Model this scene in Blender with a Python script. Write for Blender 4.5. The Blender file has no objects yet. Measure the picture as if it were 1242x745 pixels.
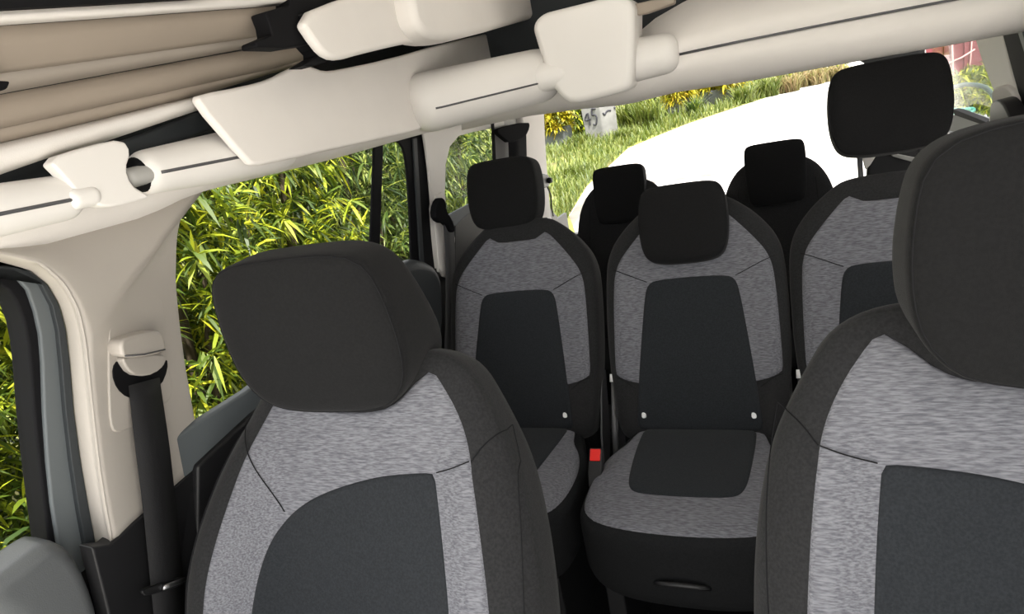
import bpy, bmesh, math, random
from mathutils import Vector, Matrix
from mathutils.geometry import tessellate_polygon
random.seed(7)
S = bpy.context.scene
COL = S.collection
R = math.radians

# ------------------------------------------------------------------ camera
W, H, FPX = 1242.0, 745.0, 786.0
YAW, PITCH, ROLL = R(24.4), R(16.6), R(11.4)
CAM = Vector((0.2, 0.0, 1.21))
_f = Vector((-math.sin(YAW)*math.cos(PITCH), math.cos(YAW)*math.cos(PITCH), -math.sin(PITCH)))
_r = Vector((math.cos(YAW), math.sin(YAW), 0))
_u = _r.cross(_f)
CR = _r*math.cos(ROLL) - _u*math.sin(ROLL)
CU = _r*math.sin(ROLL) + _u*math.cos(ROLL)
cd = bpy.data.cameras.new('camera')
cam = bpy.data.objects.new('camera', cd); COL.objects.link(cam)
cd.sensor_fit = 'HORIZONTAL'; cd.sensor_width = 36.0; cd.lens = 36.0*FPX/W
cd.clip_start = 0.02; cd.clip_end = 500
m = Matrix((CR, CU, -_f)).transposed().to_4x4(); m.translation = CAM
cam.matrix_world = m
S.camera = cam

def ray(px, py):
    return _f + CR*((px-W/2)/FPX) - CU*((py-H/2)/FPX)
def hit(px, py, P, n):
    v = ray(px, py); return CAM + v*((Vector(P)-CAM).dot(n)/v.dot(n))
NX, NY, NZ = Vector((1,0,0)), Vector((0,1,0)), Vector((0,0,1))
def atx(px, py, x): return hit(px, py, (x,0,0), NX)
def aty(px, py, y): return hit(px, py, (0,y,0), NY)
def atz(px, py, z): return hit(px, py, (0,0,z), NZ)
TUM = 0.10                                   # the side of the car leans in towards the roof
LN = Vector((1,0,-TUM)).normalized()         # left wall, normal into the cabin
RN = Vector((-1,0,-TUM)).normalized()
def lw(px, py, off=0.0):
    return hit(px, py, Vector((-0.735,0,0.8))+LN*off, LN)
def rw(px, py, off=0.0):
    return hit(px, py, Vector((0.735,0,0.8))+RN*off, RN)

# ------------------------------------------------------------------ materials
def mat(name, col, rough=0.6, metal=0.0, spec=0.5, var=0.0, scale=20.0, bump=0.0, bscale=200.0, stretch=None, col2=None, sheen=0.0, lo=0.35, hi=0.65, coat=0.0):
    M = bpy.data.materials.new(name); M.use_nodes = True
    nt = M.node_tree; b = nt.nodes['Principled BSDF']
    b.inputs['Roughness'].default_value = rough; b.inputs['Metallic'].default_value = metal
    b.inputs['Specular IOR Level'].default_value = spec
    b.inputs['Base Color'].default_value = (*col, 1)
    if sheen: b.inputs['Sheen Weight'].default_value = sheen; b.inputs['Sheen Roughness'].default_value = 0.5
    if coat: b.inputs['Coat Weight'].default_value = coat
    tc = nt.nodes.new('ShaderNodeTexCoord')
    src = tc.outputs['Object']
    if stretch:
        mp = nt.nodes.new('ShaderNodeMapping'); mp.inputs['Scale'].default_value = stretch
        nt.links.new(src, mp.inputs['Vector']); src = mp.outputs['Vector']
    if col2 is not None or var:
        if col2 is None: col2 = tuple(max(0, c*(1-var)) for c in col)
        n = nt.nodes.new('ShaderNodeTexNoise'); n.inputs['Scale'].default_value = scale; n.inputs['Detail'].default_value = 4
        cr = nt.nodes.new('ShaderNodeValToRGB')
        cr.color_ramp.elements[0].position = lo; cr.color_ramp.elements[1].position = hi
        cr.color_ramp.elements[0].color = (*col2, 1); cr.color_ramp.elements[1].color = (*col, 1)
        nt.links.new(src, n.inputs['Vector']); nt.links.new(n.outputs['Fac'], cr.inputs['Fac'])
        nt.links.new(cr.outputs['Color'], b.inputs['Base Color'])
    if bump:
        n2 = nt.nodes.new('ShaderNodeTexNoise'); n2.inputs['Scale'].default_value = bscale; n2.inputs['Detail'].default_value = 2
        bp = nt.nodes.new('ShaderNodeBump'); bp.inputs['Strength'].default_value = bump; bp.inputs['Distance'].default_value = 0.002
        nt.links.new(src, n2.inputs['Vector']); nt.links.new(n2.outputs['Fac'], bp.inputs['Height'])
        nt.links.new(bp.outputs['Normal'], b.inputs['Normal'])
    return M

def leafmat(name, cols, trans=0.35):
    M = bpy.data.materials.new(name); M.use_nodes = True
    nt = M.node_tree; b = nt.nodes['Principled BSDF']
    b.inputs['Roughness'].default_value = 0.5
    g = nt.nodes.new('ShaderNodeNewGeometry'); cr = nt.nodes.new('ShaderNodeValToRGB')
    el = cr.color_ramp.elements
    while len(el) < len(cols): el.new(0.5)
    for i, c in enumerate(cols):
        el[i].position = i/(len(cols)-1); el[i].color = (*c, 1)
    nt.links.new(g.outputs['Random Per Island'], cr.inputs['Fac'])
    nt.links.new(cr.outputs['Color'], b.inputs['Base Color'])
    t = nt.nodes.new('ShaderNodeBsdfTranslucent'); mx = nt.nodes.new('ShaderNodeMixShader')
    nt.links.new(cr.outputs['Color'], t.inputs['Color'])
    mx.inputs[0].default_value = trans
    out = nt.nodes['Material Output']
    nt.links.new(b.outputs[0], mx.inputs[1]); nt.links.new(t.outputs[0], mx.inputs[2]); nt.links.new(mx.outputs[0], out.inputs['Surface'])
    return M

M_BLACK = mat('black_fabric', (0.0225,0.0225,0.0235), 0.95, spec=0.15, var=0.35, scale=260, bump=0.25, bscale=900, stretch=(1,1,1.0), sheen=0.06)  # lighter tone: the light falling on the bolsters is put into the colour
M_HREST = mat('dimmed_headrest_fabric', (0.0098,0.0098,0.0103), 0.95, spec=0.15, var=0.3, scale=260, bump=0.25, bscale=900, sheen=0.05)  # darker copy of the black seat fabric, weaker light put into its colour
M_VINYL = mat('valance_fabric', (0.011,0.0115,0.0125), 0.9, spec=0.15, var=0.3, scale=260, bump=0.2, bscale=900)
M_DOOR  = mat('window_lit_door_trim', (0.085,0.09,0.093), 0.42, spec=0.5, bump=0.2, bscale=600)  # lighter copy of the dark soft trim, window light put into its colour
M_PANEL = mat('panel_fabric', (0.022,0.0245,0.028), 0.95, spec=0.15, var=0.3, scale=300, bump=0.2, bscale=1000, sheen=0.05)
M_GREY  = mat('grey_melange_fabric', (0.188,0.189,0.208), 1.0, spec=0.1, col2=(0.092,0.093,0.106), scale=430, stretch=(0.16,1.1,1.1), bump=0.3, bscale=500, lo=0.34, hi=0.66)
M_SEAM  = mat('seam_thread', (0.012,0.012,0.013), 0.9, spec=0.1)
M_PLAS  = mat('black_plastic', (0.012,0.012,0.013), 0.45, spec=0.4, bump=0.1, bscale=700)
M_SOFT  = mat('dark_soft_trim', (0.028,0.031,0.034), 0.5, spec=0.4, bump=0.2, bscale=600)
M_SEAL  = mat('grey_door_frame', (0.095,0.107,0.113), 0.55, spec=0.4)
M_DULL  = mat('dull_black', (0.008,0.008,0.009), 0.95, spec=0.04)
M_LGREY = mat('light_grey_trim', (0.36,0.355,0.34), 0.6, spec=0.3)
M_SEALD = mat('dark_seal_and_backing', (0.026,0.03,0.033), 0.6, spec=0.3)
M_RUB   = mat('rubber', (0.006,0.006,0.007), 0.75, spec=0.12)
M_WHITE = mat('white_trim', (0.70,0.67,0.635), 0.55, spec=0.35, var=0.04, scale=6, bump=0.1, bscale=900)
M_HEAD  = mat('headliner', (0.76,0.725,0.69), 0.9, spec=0.15, var=0.05, scale=5, bump=0.15, bscale=800)
M_SHADE = mat('shade_beige', (0.31,0.262,0.215), 0.7, spec=0.25, var=0.06, scale=8)
M_HANDLE= mat('grab_plastic', (0.73,0.705,0.675), 0.5, spec=0.4, var=0.03, scale=6)
M_CARPET= mat('carpet', (0.01,0.01,0.011), 1.0, spec=0.05, var=0.4, scale=200)
M_BELT  = mat('belt_webbing', (0.011,0.011,0.012), 0.75, spec=0.3, bump=0.3, bscale=500, stretch=(3,3,0.5))
M_METAL = mat('steel', (0.5,0.5,0.52), 0.3, metal=1.0)
M_DMET  = mat('grey_metal', (0.10,0.10,0.105), 0.5, metal=0.4)
M_RED   = mat('red_button', (0.75,0.015,0.01), 0.4)
M_TAG   = mat('white_plastic', (0.8,0.8,0.8), 0.4)
M_ROAD  = mat('concrete_road', (0.62,0.60,0.57), 0.9, var=0.12, scale=1.2, spec=0.2)
M_VERGE = mat('verge_soil', (0.20,0.24,0.06), 1.0, col2=(0.13,0.12,0.05), scale=0.8, spec=0.1)
M_CONC  = mat('painted_concrete', (0.20,0.20,0.195), 0.85, var=0.25, scale=3, spec=0.2)
M_PAINT = mat('black_paint', (0.02,0.02,0.03), 0.8)
M_POT   = mat('dark_planter', (0.10,0.11,0.12), 0.6, var=0.4, scale=4)
M_GATE  = mat('red_painted_steel', (0.12,0.015,0.02), 0.6, var=0.3, scale=2)
M_PIPE  = mat('pale_pipe', (0.55,0.30,0.28), 0.6)
M_HOSE  = mat('teal_hose', (0.03,0.20,0.15), 0.4)
M_BARK  = mat('bark', (0.10,0.075,0.045), 0.9, var=0.4, scale=15)
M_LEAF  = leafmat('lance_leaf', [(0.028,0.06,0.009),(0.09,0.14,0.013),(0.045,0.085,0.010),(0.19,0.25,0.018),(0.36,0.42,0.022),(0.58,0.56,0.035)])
M_LEAFD = leafmat('shade_leaf', [(0.015,0.035,0.008),(0.04,0.075,0.013),(0.10,0.15,0.022),(0.26,0.30,0.05)])  # darker leaf colours; the hedge's inner shade is put into them
M_LEAFY = leafmat('yellow_leaf', [(0.34,0.28,0.008),(0.46,0.38,0.014),(0.20,0.23,0.012),(0.38,0.25,0.012)])
M_LEAFG = leafmat('grass_leaf', [(0.065,0.10,0.014),(0.11,0.15,0.02),(0.16,0.18,0.035),(0.05,0.085,0.014)])
M_STRAW = leafmat('straw_leaf', [(0.24,0.18,0.08),(0.30,0.24,0.12),(0.18,0.18,0.05),(0.22,0.13,0.07)])

def glassmat(nm, tr):
    M = bpy.data.materials.new(nm); M.use_nodes = True
    nt = M.node_tree; nt.nodes.remove(nt.nodes['Principled BSDF'])
    t = nt.nodes.new('ShaderNodeBsdfTransparent'); t.inputs[0].default_value = (tr,tr,tr,1)
    g = nt.nodes.new('ShaderNodeBsdfGlossy'); g.inputs['Roughness'].default_value = 0.02
    fr = nt.nodes.new('ShaderNodeFresnel'); fr.inputs[0].default_value = 1.06
    mx = nt.nodes.new('ShaderNodeMixShader')
    mm = nt.nodes.new('ShaderNodeMath'); mm.operation = 'MULTIPLY'; mm.inputs[1].default_value = .35
    nt.links.new(fr.outputs[0], mm.inputs[0]); nt.links.new(mm.outputs[0], mx.inputs[0]); nt.links.new(t.outputs[0], mx.inputs[1]); nt.links.new(g.outputs[0], mx.inputs[2])
    nt.links.new(mx.outputs[0], nt.nodes['Material Output'].inputs['Surface'])
    return M
M_GLASS = glassmat('window_glass', .94)
def frosted(nm, col):
    M = bpy.data.materials.new(nm); M.use_nodes = True
    nt = M.node_tree; b = nt.nodes['Principled BSDF']; b.inputs['Base Color'].default_value = (.75,.72,.67,1); b.inputs['Roughness'].default_value = .5
    t = nt.nodes.new('ShaderNodeBsdfTranslucent'); t.inputs['Color'].default_value = (*col, 1)
    mx = nt.nodes.new('ShaderNodeMixShader'); mx.inputs[0].default_value = .5
    nt.links.new(b.outputs[0], mx.inputs[1]); nt.links.new(t.outputs[0], mx.inputs[2])
    nt.links.new(mx.outputs[0], nt.nodes['Material Output'].inputs['Surface'])
    return M
M_TINT = frosted('roof_shade_cloth', (.55,.545,.53))

# ------------------------------------------------------------------ object helpers
def obj(name, vs, fs, material, parent=None, smooth=True, recalc=True):
    me = bpy.data.meshes.new(name)
    me.from_pydata([tuple(v) for v in vs], [], fs)
    if recalc:
        bm = bmesh.new(); bm.from_mesh(me); bmesh.ops.recalc_face_normals(bm, faces=bm.faces); bm.to_mesh(me); bm.free()
    me.materials.append(material)
    if smooth:
        me.polygons.foreach_set('use_smooth', [True]*len(me.polygons))
    o = bpy.data.objects.new(name, me); COL.objects.link(o)
    if parent: o.parent = parent
    return o
def thing(name, loc, label, cat, group=None):
    o = bpy.data.objects.new(name, None); COL.objects.link(o)
    o.location = loc; o.empty_display_size = 0.05
    tag(o, label, cat, group); return o
def tag(o, label, cat, group=None):
    o['label'] = label; o['category'] = cat
    if group: o['group'] = group
    return o
def struct(o):
    o['kind'] = 'structure'; return o
def origin_to_base(o):
    """put a single-mesh thing's origin at its base"""
    vs = o.data.vertices
    c = Vector((sum(v.co.x for v in vs)/len(vs), sum(v.co.y for v in vs)/len(vs), min(v.co.z for v in vs)))
    o.data.transform(Matrix.Translation(-c)); o.location = o.location + c; return o
def bevel(o, w, seg=3, ang=35):
    b = o.modifiers.new('bevel', 'BEVEL'); b.width = w; b.segments = seg; b.limit_method = 'ANGLE'; b.angle_limit = R(ang)
    b.harden_normals = False
    return o

def chaikin(p, it=2, closed=True):
    p = [tuple(q) for q in p]
    for _ in range(it):
        o = []; n = len(p)
        if not closed: o.append(p[0])
        for i in range(n if closed else n-1):
            a, b = p[i], p[(i+1) % n]
            o.append(tuple(.75*x+.25*y for x, y in zip(a, b))); o.append(tuple(.25*x+.75*y for x, y in zip(a, b)))
        if not closed: o.append(p[-1])
        p = o
    return p

def slab(name, front, n, thick, material, parent=None, bev=0.0, seg=3):
    """polygon of 3-D points lying (about) in a plane, given thickness away from n"""
    front = [Vector(p) for p in front]; k = len(front)
    back = [p - Vector(n)*thick for p in front]
    tris = tessellate_polygon([front])
    vs = front + back
    o_ = bpy.data.meshes.new(name)
    bm = bmesh.new()
    bv = [bm.verts.new(v) for v in vs]
    bm.faces.new(bv[:k]); bm.faces.new(list(reversed(bv[k:])))
    for i in range(k):
        j = (i+1) % k
        bm.faces.new((bv[i], bv[k+i], bv[k+j], bv[j]))
    bmesh.ops.recalc_face_normals(bm, faces=bm.faces)
    bm.to_mesh(o_); bm.free()
    o_.materials.append(material)
    o = bpy.data.objects.new(name, o_); COL.objects.link(o)
    if parent: o.parent = parent
    if bev:
        bevel(o, bev, seg)
        o_.polygons.foreach_set('use_smooth', [True]*len(o_.polygons))
        wn = o.modifiers.new('wn', 'WEIGHTED_NORMAL'); wn.keep_sharp = False
    return o

def box(name, x0, x1, y0, y1, z0, z1, material, parent=None, bev=0.0):
    o = slab(name, [(x0,y0,z1),(x1,y0,z1),(x1,y1,z1),(x0,y1,z1)], NZ, z1-z0, material, parent, bev)
    return o

def tube(name, pts, rad, material, parent=None, seg=10, flat=None):
    """swept round (or flattened: flat=(axis vector, factor)) tube with rounded ends"""
    pts = [Vector(p) for p in pts]; n = len(pts)
    rads = list(rad) if isinstance(rad, (list, tuple)) else [rad]*n
    vs, fs = [], []
    up0 = None
    for i, p in enumerate(pts):
        d = (pts[min(i+1, n-1)] - pts[max(i-1, 0)]).normalized()
        a = up0 if up0 is not None else (Vector((0,0,1)) if abs(d.z) < .9 else Vector((1,0,0)))
        a = (a - d*a.dot(d)).normalized(); up0 = a
        b = d.cross(a)
        for k in range(seg):
            t = 2*math.pi*k/seg
            v = a*math.cos(t)*rads[i] + b*math.sin(t)*rads[i]
            if flat: v = v - Vector(flat[0])*(v.dot(Vector(flat[0]))*(1-flat[1]))
            vs.append(p+v)
    for i in range(n-1):
        for k in range(seg):
            k2 = (k+1) % seg
            fs.append((i*seg+k, i*seg+k2, (i+1)*seg+k2, (i+1)*seg+k))
    fs.append(tuple(range(seg-1, -1, -1))); fs.append(tuple((n-1)*seg+k for k in range(seg)))
    return obj(name, vs, fs, material, parent)

def capsule(name, a, b, r0, r1, material, parent=None, n=14, seg=24, flat=None, bulge=0.0, bdir=(0,0,1)):
    a, b = Vector(a), Vector(b); L = (b-a).length
    pts, rads = [], []
    e0, e1 = r0*0.8/L, r1*0.8/L
    for i in range(7):
        t = math.pi/2*i/6; pts.append(a+(b-a)*(e0*(1-math.cos(t)))); rads.append(max(.02, math.sin(t))*r0)
    pts = [a + (b-a)*(e0*(1-math.cos(math.pi/2*i/6))) for i in range(7)]
    rads = [max(.04, math.sin(math.pi/2*i/6)**.7)*r0 for i in range(7)]
    for i in range(1, n):
        t = e0 + (1-e0-e1)*i/n; pts.append(a+(b-a)*t); rads.append(r0+(r1-r0)*i/n)
    for i in range(6, -1, -1):
        pts.append(b - (b-a)*(e1*(1-math.cos(math.pi/2*i/6)))); rads.append(max(.04, math.sin(math.pi/2*i/6)**.7)*r1)
    if bulge:
        for i, p in enumerate(pts):
            t = (p-a).length/L; pts[i] = p + Vector(bdir)*bulge*4*t*(1-t)
    return tube(name, pts, rads, material, parent, seg, flat), pts, rads

def loft(name, rows, material, parent=None, thick=0.0, n=None, smooth=True):
    """rows: lists of the same number of 3-D points"""
    vs = [Vector(p) for r in rows for p in r]; c = len(rows[0]); fs = []
    for i in range(len(rows)-1):
        for j in range(c-1):
            fs.append((i*c+j, i*c+j+1, (i+1)*c+j+1, (i+1)*c+j))
    o = obj(name, vs, fs, material, parent, smooth, recalc=False)
    if thick:
        s = o.modifiers.new('solid', 'SOLIDIFY'); s.thickness = thick; s.offset = n if n is not None else 0
    return o

def resample(pl, n):
    pl = [Vector(p) for p in pl]
    d = [0]
    for i in range(1, len(pl)): d.append(d[-1]+(pl[i]-pl[i-1]).length)
    out = []
    for k in range(n):
        t = d[-1]*k/(n-1); i = 0
        while i < len(d)-2 and d[i+1] < t: i += 1
        f = (t-d[i])/max(1e-9, d[i+1]-d[i]); out.append(pl[i].lerp(pl[i+1], f))
    return out

# ------------------------------------------------------------------ upholstery
class Outline:
    def __init__(self, pts, c=(0,0), it=2, N=144, mir=1):
        self.c = c; self.N = N
        p = chaikin(pts, it); self.poly = p
        q = [(math.atan2(y-c[1], x-c[0]), x-c[0], y-c[1]) for x, y in p]
        self.r = []
        for k in range(N):
            a = -math.pi + 2*math.pi*k/N; dx, dy = math.cos(a), math.sin(a); best = 0
            for i in range(len(q)):
                x1, y1 = q[i][1:]; x2, y2 = q[(i+1) % len(q)][1:]
                ex, ey = x2-x1, y2-y1; den = dx*ey-dy*ex
                if abs(den) < 1e-12: continue
                t = (x1*ey-y1*ex)/den; u = (x1*dy-y1*dx)/den
                if t > 0 and -1e-6 <= u <= 1+1e-6: best = max(best, t)
            self.r.append(best)
    def rad(self, a):
        k = (a+math.pi)/(2*math.pi)*self.N; i = int(math.floor(k)); f = k-i
        return self.r[i % self.N]*(1-f)+self.r[(i+1) % self.N]*f
    def frac(self, s, t):
        dx, dy = s-self.c[0], t-self.c[1]; d = math.hypot(dx, dy)
        return d/self.rad(math.atan2(dy, dx)) if d > 1e-9 else 0.0
    def at(self, k, f):
        a = -math.pi + 2*math.pi*k/self.N
        return self.c[0]+math.cos(a)*self.r[k]*f, self.c[1]+math.sin(a)*self.r[k]*f

FS = [.2,.38,.53,.65,.75,.82,.875,.915,.945,.968,.985,.995,1.0]
class Pad:
    """a cushion-like body: an outline in (s,t) with domed front and back; L maps (s,t,n) to the thing's local space"""
    def __init__(self, L, outline, df, db, p=4.0, side=0.0, nf=None, pb=None):
        self.L, self.o, self.df, self.db, self.p, self.side, self.nf, self.pb = L, outline, df, db, p, side, nf or (lambda s, t: 0.0), pb or p
    def front(self, s, t):
        f = min(1.0, self.o.frac(s, t))
        return self.nf(s, t) * (1 - f**6) + self.df*(1-f**self.p)**(1/self.p) + self.side/2
    def build(self, name, material, parent):
        o = self.o; N = o.N; vs = []; fs = []
        c = o.c; vs.append(self.L(c[0], c[1], self.front(*c)))
        rings = []
        for f in FS:
            ring = []
            for k in range(N):
                s, t = o.at(k, f); n = self.nf(s, t)*(1-f**6) + self.df*max(0, 1-f**self.p)**(1/self.p) + self.side/2
                ring.append(len(vs)); vs.append(self.L(s, t, n))
            rings.append(ring)
        for f in reversed(FS):
            ring = []
            for k in range(N):
                s, t = o.at(k, f); n = -self.db*max(0, 1-f**self.pb)**(1/self.pb) - self.side/2
                if f == 1.0 and self.side == 0: n -= 1e-4
                ring.append(len(vs)); vs.append(self.L(s, t, n))
            rings.append(ring)
        last = len(vs); vs.append(self.L(c[0], c[1], -self.db-self.side/2))
        for k in range(N): fs.append((0, rings[0][k], rings[0][(k+1) % N])); fs.append((last, rings[-1][(k+1) % N], rings[-1][k]))
        for a, b in zip(rings, rings[1:]):
            for k in range(N): fs.append((a[k], b[k], b[(k+1) % N], a[(k+1) % N]))
        return obj(name, vs, fs, material, parent)
    def patch(self, name, outline, material, parent, off=0.003):
        """a sewn-on panel that follows the front"""
        N = outline.N; vs = []; fs = []; c = outline.c
        vs.append(self.L(c[0], c[1], self.front(*c)+off)); rings = []
        for g in (.12,.24,.36,.48,.58,.67,.75,.82,.88,.93,.965,.985,1.0):
            ring = []
            for k in range(N):
                s, t = outline.at(k, g)
                oo = off if g < .96 else off*(.9 if g < .98 else .55 if g < .99 else -1.0)
                ring.append(len(vs)); vs.append(self.L(s, t, self.front(s, t)+oo))
            rings.append(ring)
        for k in range(N): fs.append((0, rings[0][k], rings[0][(k+1) % N]))
        for a, b in zip(rings, rings[1:]):
            for k in range(N): fs.append((a[k], b[k], b[(k+1) % N], a[(k+1) % N]))
        return obj(name, vs, fs, material, parent)
    def seam(self, pts, parent, rad=0.0009, off=0.003, name='seam'):
        p = [self.L(s, t, self.front(s, t)+off) for s, t in resample2(pts)]
        return tube(name, p, rad, M_SEAM, parent, 6)
def resample2(pts, n=24):
    q = resample([Vector((s, t, 0)) for s, t in chaikin(pts, 2, False)], n)
    return [(v.x, v.y) for v in q]

def frame(P, rec, mir=1):
    sn, cs = math.sin(rec), math.cos(rec)
    def L(s, t, n): return Vector((P[0]+mir*s, P[1]+t*sn-n*cs, P[2]+t*cs+n*sn))
    return L
def flat_frame(P, mir=1, tilt=0.0):
    sn, cs = math.sin(tilt), math.cos(tilt)
    def L(s, d, n): return Vector((P[0]+mir*s, P[1]-d*cs+n*sn, P[2]+n*cs+d*sn))
    return L
def sym(half, c=None):
    """mirror a right-hand half outline (from top to bottom) to a full one"""
    return [(s, t) for s, t in half] + [(-s, t) for s, t in reversed(half) if s > 1e-6]

# ------------------------------------------------------------------ seats
def sstep(a, b, x):
    t = min(1, max(0, (x-a)/(b-a))); return t*t*(3-2*t)

def headrest(L, parent, half, df, db, side, posts, post_len, pn=-.01, p=4.0, name='headrest', taper=0.0):
    pad = Pad(L, Outline(sym(half), (0, 0)), df, db, p, side)
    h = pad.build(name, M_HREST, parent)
    o = pad.o
    # piping between the front face and the side gusset, all round
    pts = []
    for k in range(0, o.N+1, 3):
        s, t = o.at(k % o.N, 0.975); pts.append(L(s, t, pad.front(s, t)+0.0004))
    tube('piping', pts, 0.0012, M_SEAM, h, 6)
    lowest = min(t for s, t in half)
    for sx in posts:
        tube('post', [L(sx, lowest+0.02, pn), L(sx, lowest-post_len, pn)], 0.006, M_DMET, parent, 10)
    return h, pad

BASEB = 'black'
def front_seat(x, y1, z1, mir, label, hd):
    yb = y1-0.30
    root = thing('front_seat', (x, yb, 0), label, 'car seat', 'front seats')
    P = (0, y1-yb, z1); rec = R(23.2)
    L0 = frame(P, rec, mir); wing = lambda s, t: .070*sstep(.11,.26,-s)*sstep(.06,-.26,t)
    L = lambda s, t, n: L0(s, t, n-0.06+wing(s, t))
    half = [(0,.120),(.09,.119),(.145,.111),(.185,.088),(.212,.045),(.234,.005),(.256,-.04),(.274,-.10),(.290,-.2),(.296,-.32),(.28,-.45),(.15,-.48),(0,-.48)]
    nf = lambda s, t: 0.034*sstep(.13,.235,abs(s))*sstep(.10,-.08,t) - 0.004*sstep(.1,0,abs(s))
    bk = Pad(L, Outline(sym(half), (0,-.18)), .045, .06, 3.6, .03, nf)
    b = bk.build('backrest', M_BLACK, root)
    gh = [(0,.022),(.045,.024),(.075,.034),(.100,.054),(.122,.080),(.138,.083),(.150,.070),(.178,.030),(.200,-.015),(.212,-.06),(.226,-.16),(.236,-.26),(.240,-.40),(.19,-.435),(0,-.44)]
    gh = sym(gh); gh = [(a if a > 0 else a*.95, t) for a, t in gh]
    bk.patch('grey_fabric_panel', Outline(gh, (0,-.2)), M_GREY, b, .003)
    ph = [(.132,-.0625),(.146,-.0635),(.149,-.078),(.160,-.16),(.170,-.26),(.178,-.40),(.15,-.42),(0,-.425),(-.15,-.42),(-.180,-.40),(-.172,-.28),(-.160,-.20),(-.142,-.158),(-.110,-.128),(-.06,-.102),(0,-.083),(.06,-.069)]
    bk.patch('centre_panel', Outline(ph, (0,-.25), 2), M_PANEL, b, .0065)
    bk.seam([(.206,-.045),(.178,-.056),(.149,-.064)], b, off=.0045)
    bk.seam([(.208,-.045),(.225,-.02),(.249,.0)], b, off=.0005)
    bk.seam([(.249,.0),(.262,-.06),(.272,-.15),(.275,-.3)], b, off=.0005)
    bk.seam([(-.130,-.135),(-.18,-.06),(-.232,.02)], b, off=.0045)
    bk.seam([(-.236,.0),(-.252,-.06),(-.262,-.15),(-.268,-.3)], b, rad=.002, off=.0005)
    hx, hy, hz, ht, hw = hd
    LH0 = frame((mir*hx, hy-yb, hz), R(ht), mir)
    LH = lambda s, t, n: LH0(s, t, n if n > 0 else n*(1.15-6.3*t))       # deeper towards the neck
    hh = [(0,.128),(.097,.126),(.139,.105),(.151,.055),(.156,-.01),(.149,-.070),(.118,-.113),(.066,-.126),(0,-.127)]
    hh = [(a*hw, b) for a, b in hh]
    headrest(LH, root, hh, .030, .035, .062, (-.06,.06), .045, -.045)
    # cushion under it
    LC = flat_frame((0, y1-yb-.19, z1-.45), mir, R(6))
    ch = [(0,-.06),(.17,-.06),(.23,.02),(.25,.15),(.25,.30),(.22,.40),(.14,.44),(0,.45)]
    cu = Pad(LC, Outline(sym(ch), (0,.2)), .06, .14, 3, 0, lambda s, t: .02*sstep(.15,.22,abs(s)), 5)
    c = cu.build('cushion', M_VINYL, root)
    cg = [(0,-.04),(.15,-.04),(.20,.05),(.215,.15),(.215,.30),(.18,.37),(.1,.395),(0,.40)]
    cu.patch('grey_fabric_panel', Outline(sym(cg), (0,.2)), M_GREY, c)
    cu.patch('centre_panel', Outline(sym([(0,-.03),(.14,-.03),(.14,.15),(.13,.29),(.09,.32),(0,.32)]), (0,.15)), M_PANEL, c, .0065)
    for sx in (-.19,.19):
        box('seat_rail', sx-.025, sx+.025, -.28, .14, 0.0, .2, M_PLAS, root, .006)
    return root

front_seat(-.43, .72, .80, 1, 'grey and black front seat on the left, beside the pillar with the hanging belt', (-.034,.762,.951,-3,1.05))
front_seat(.425, .745, .82, -1, 'grey and black front seat at the right edge, nearest the camera, large plain headrest', (-.036,.735,.990,5,1.02))

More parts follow.
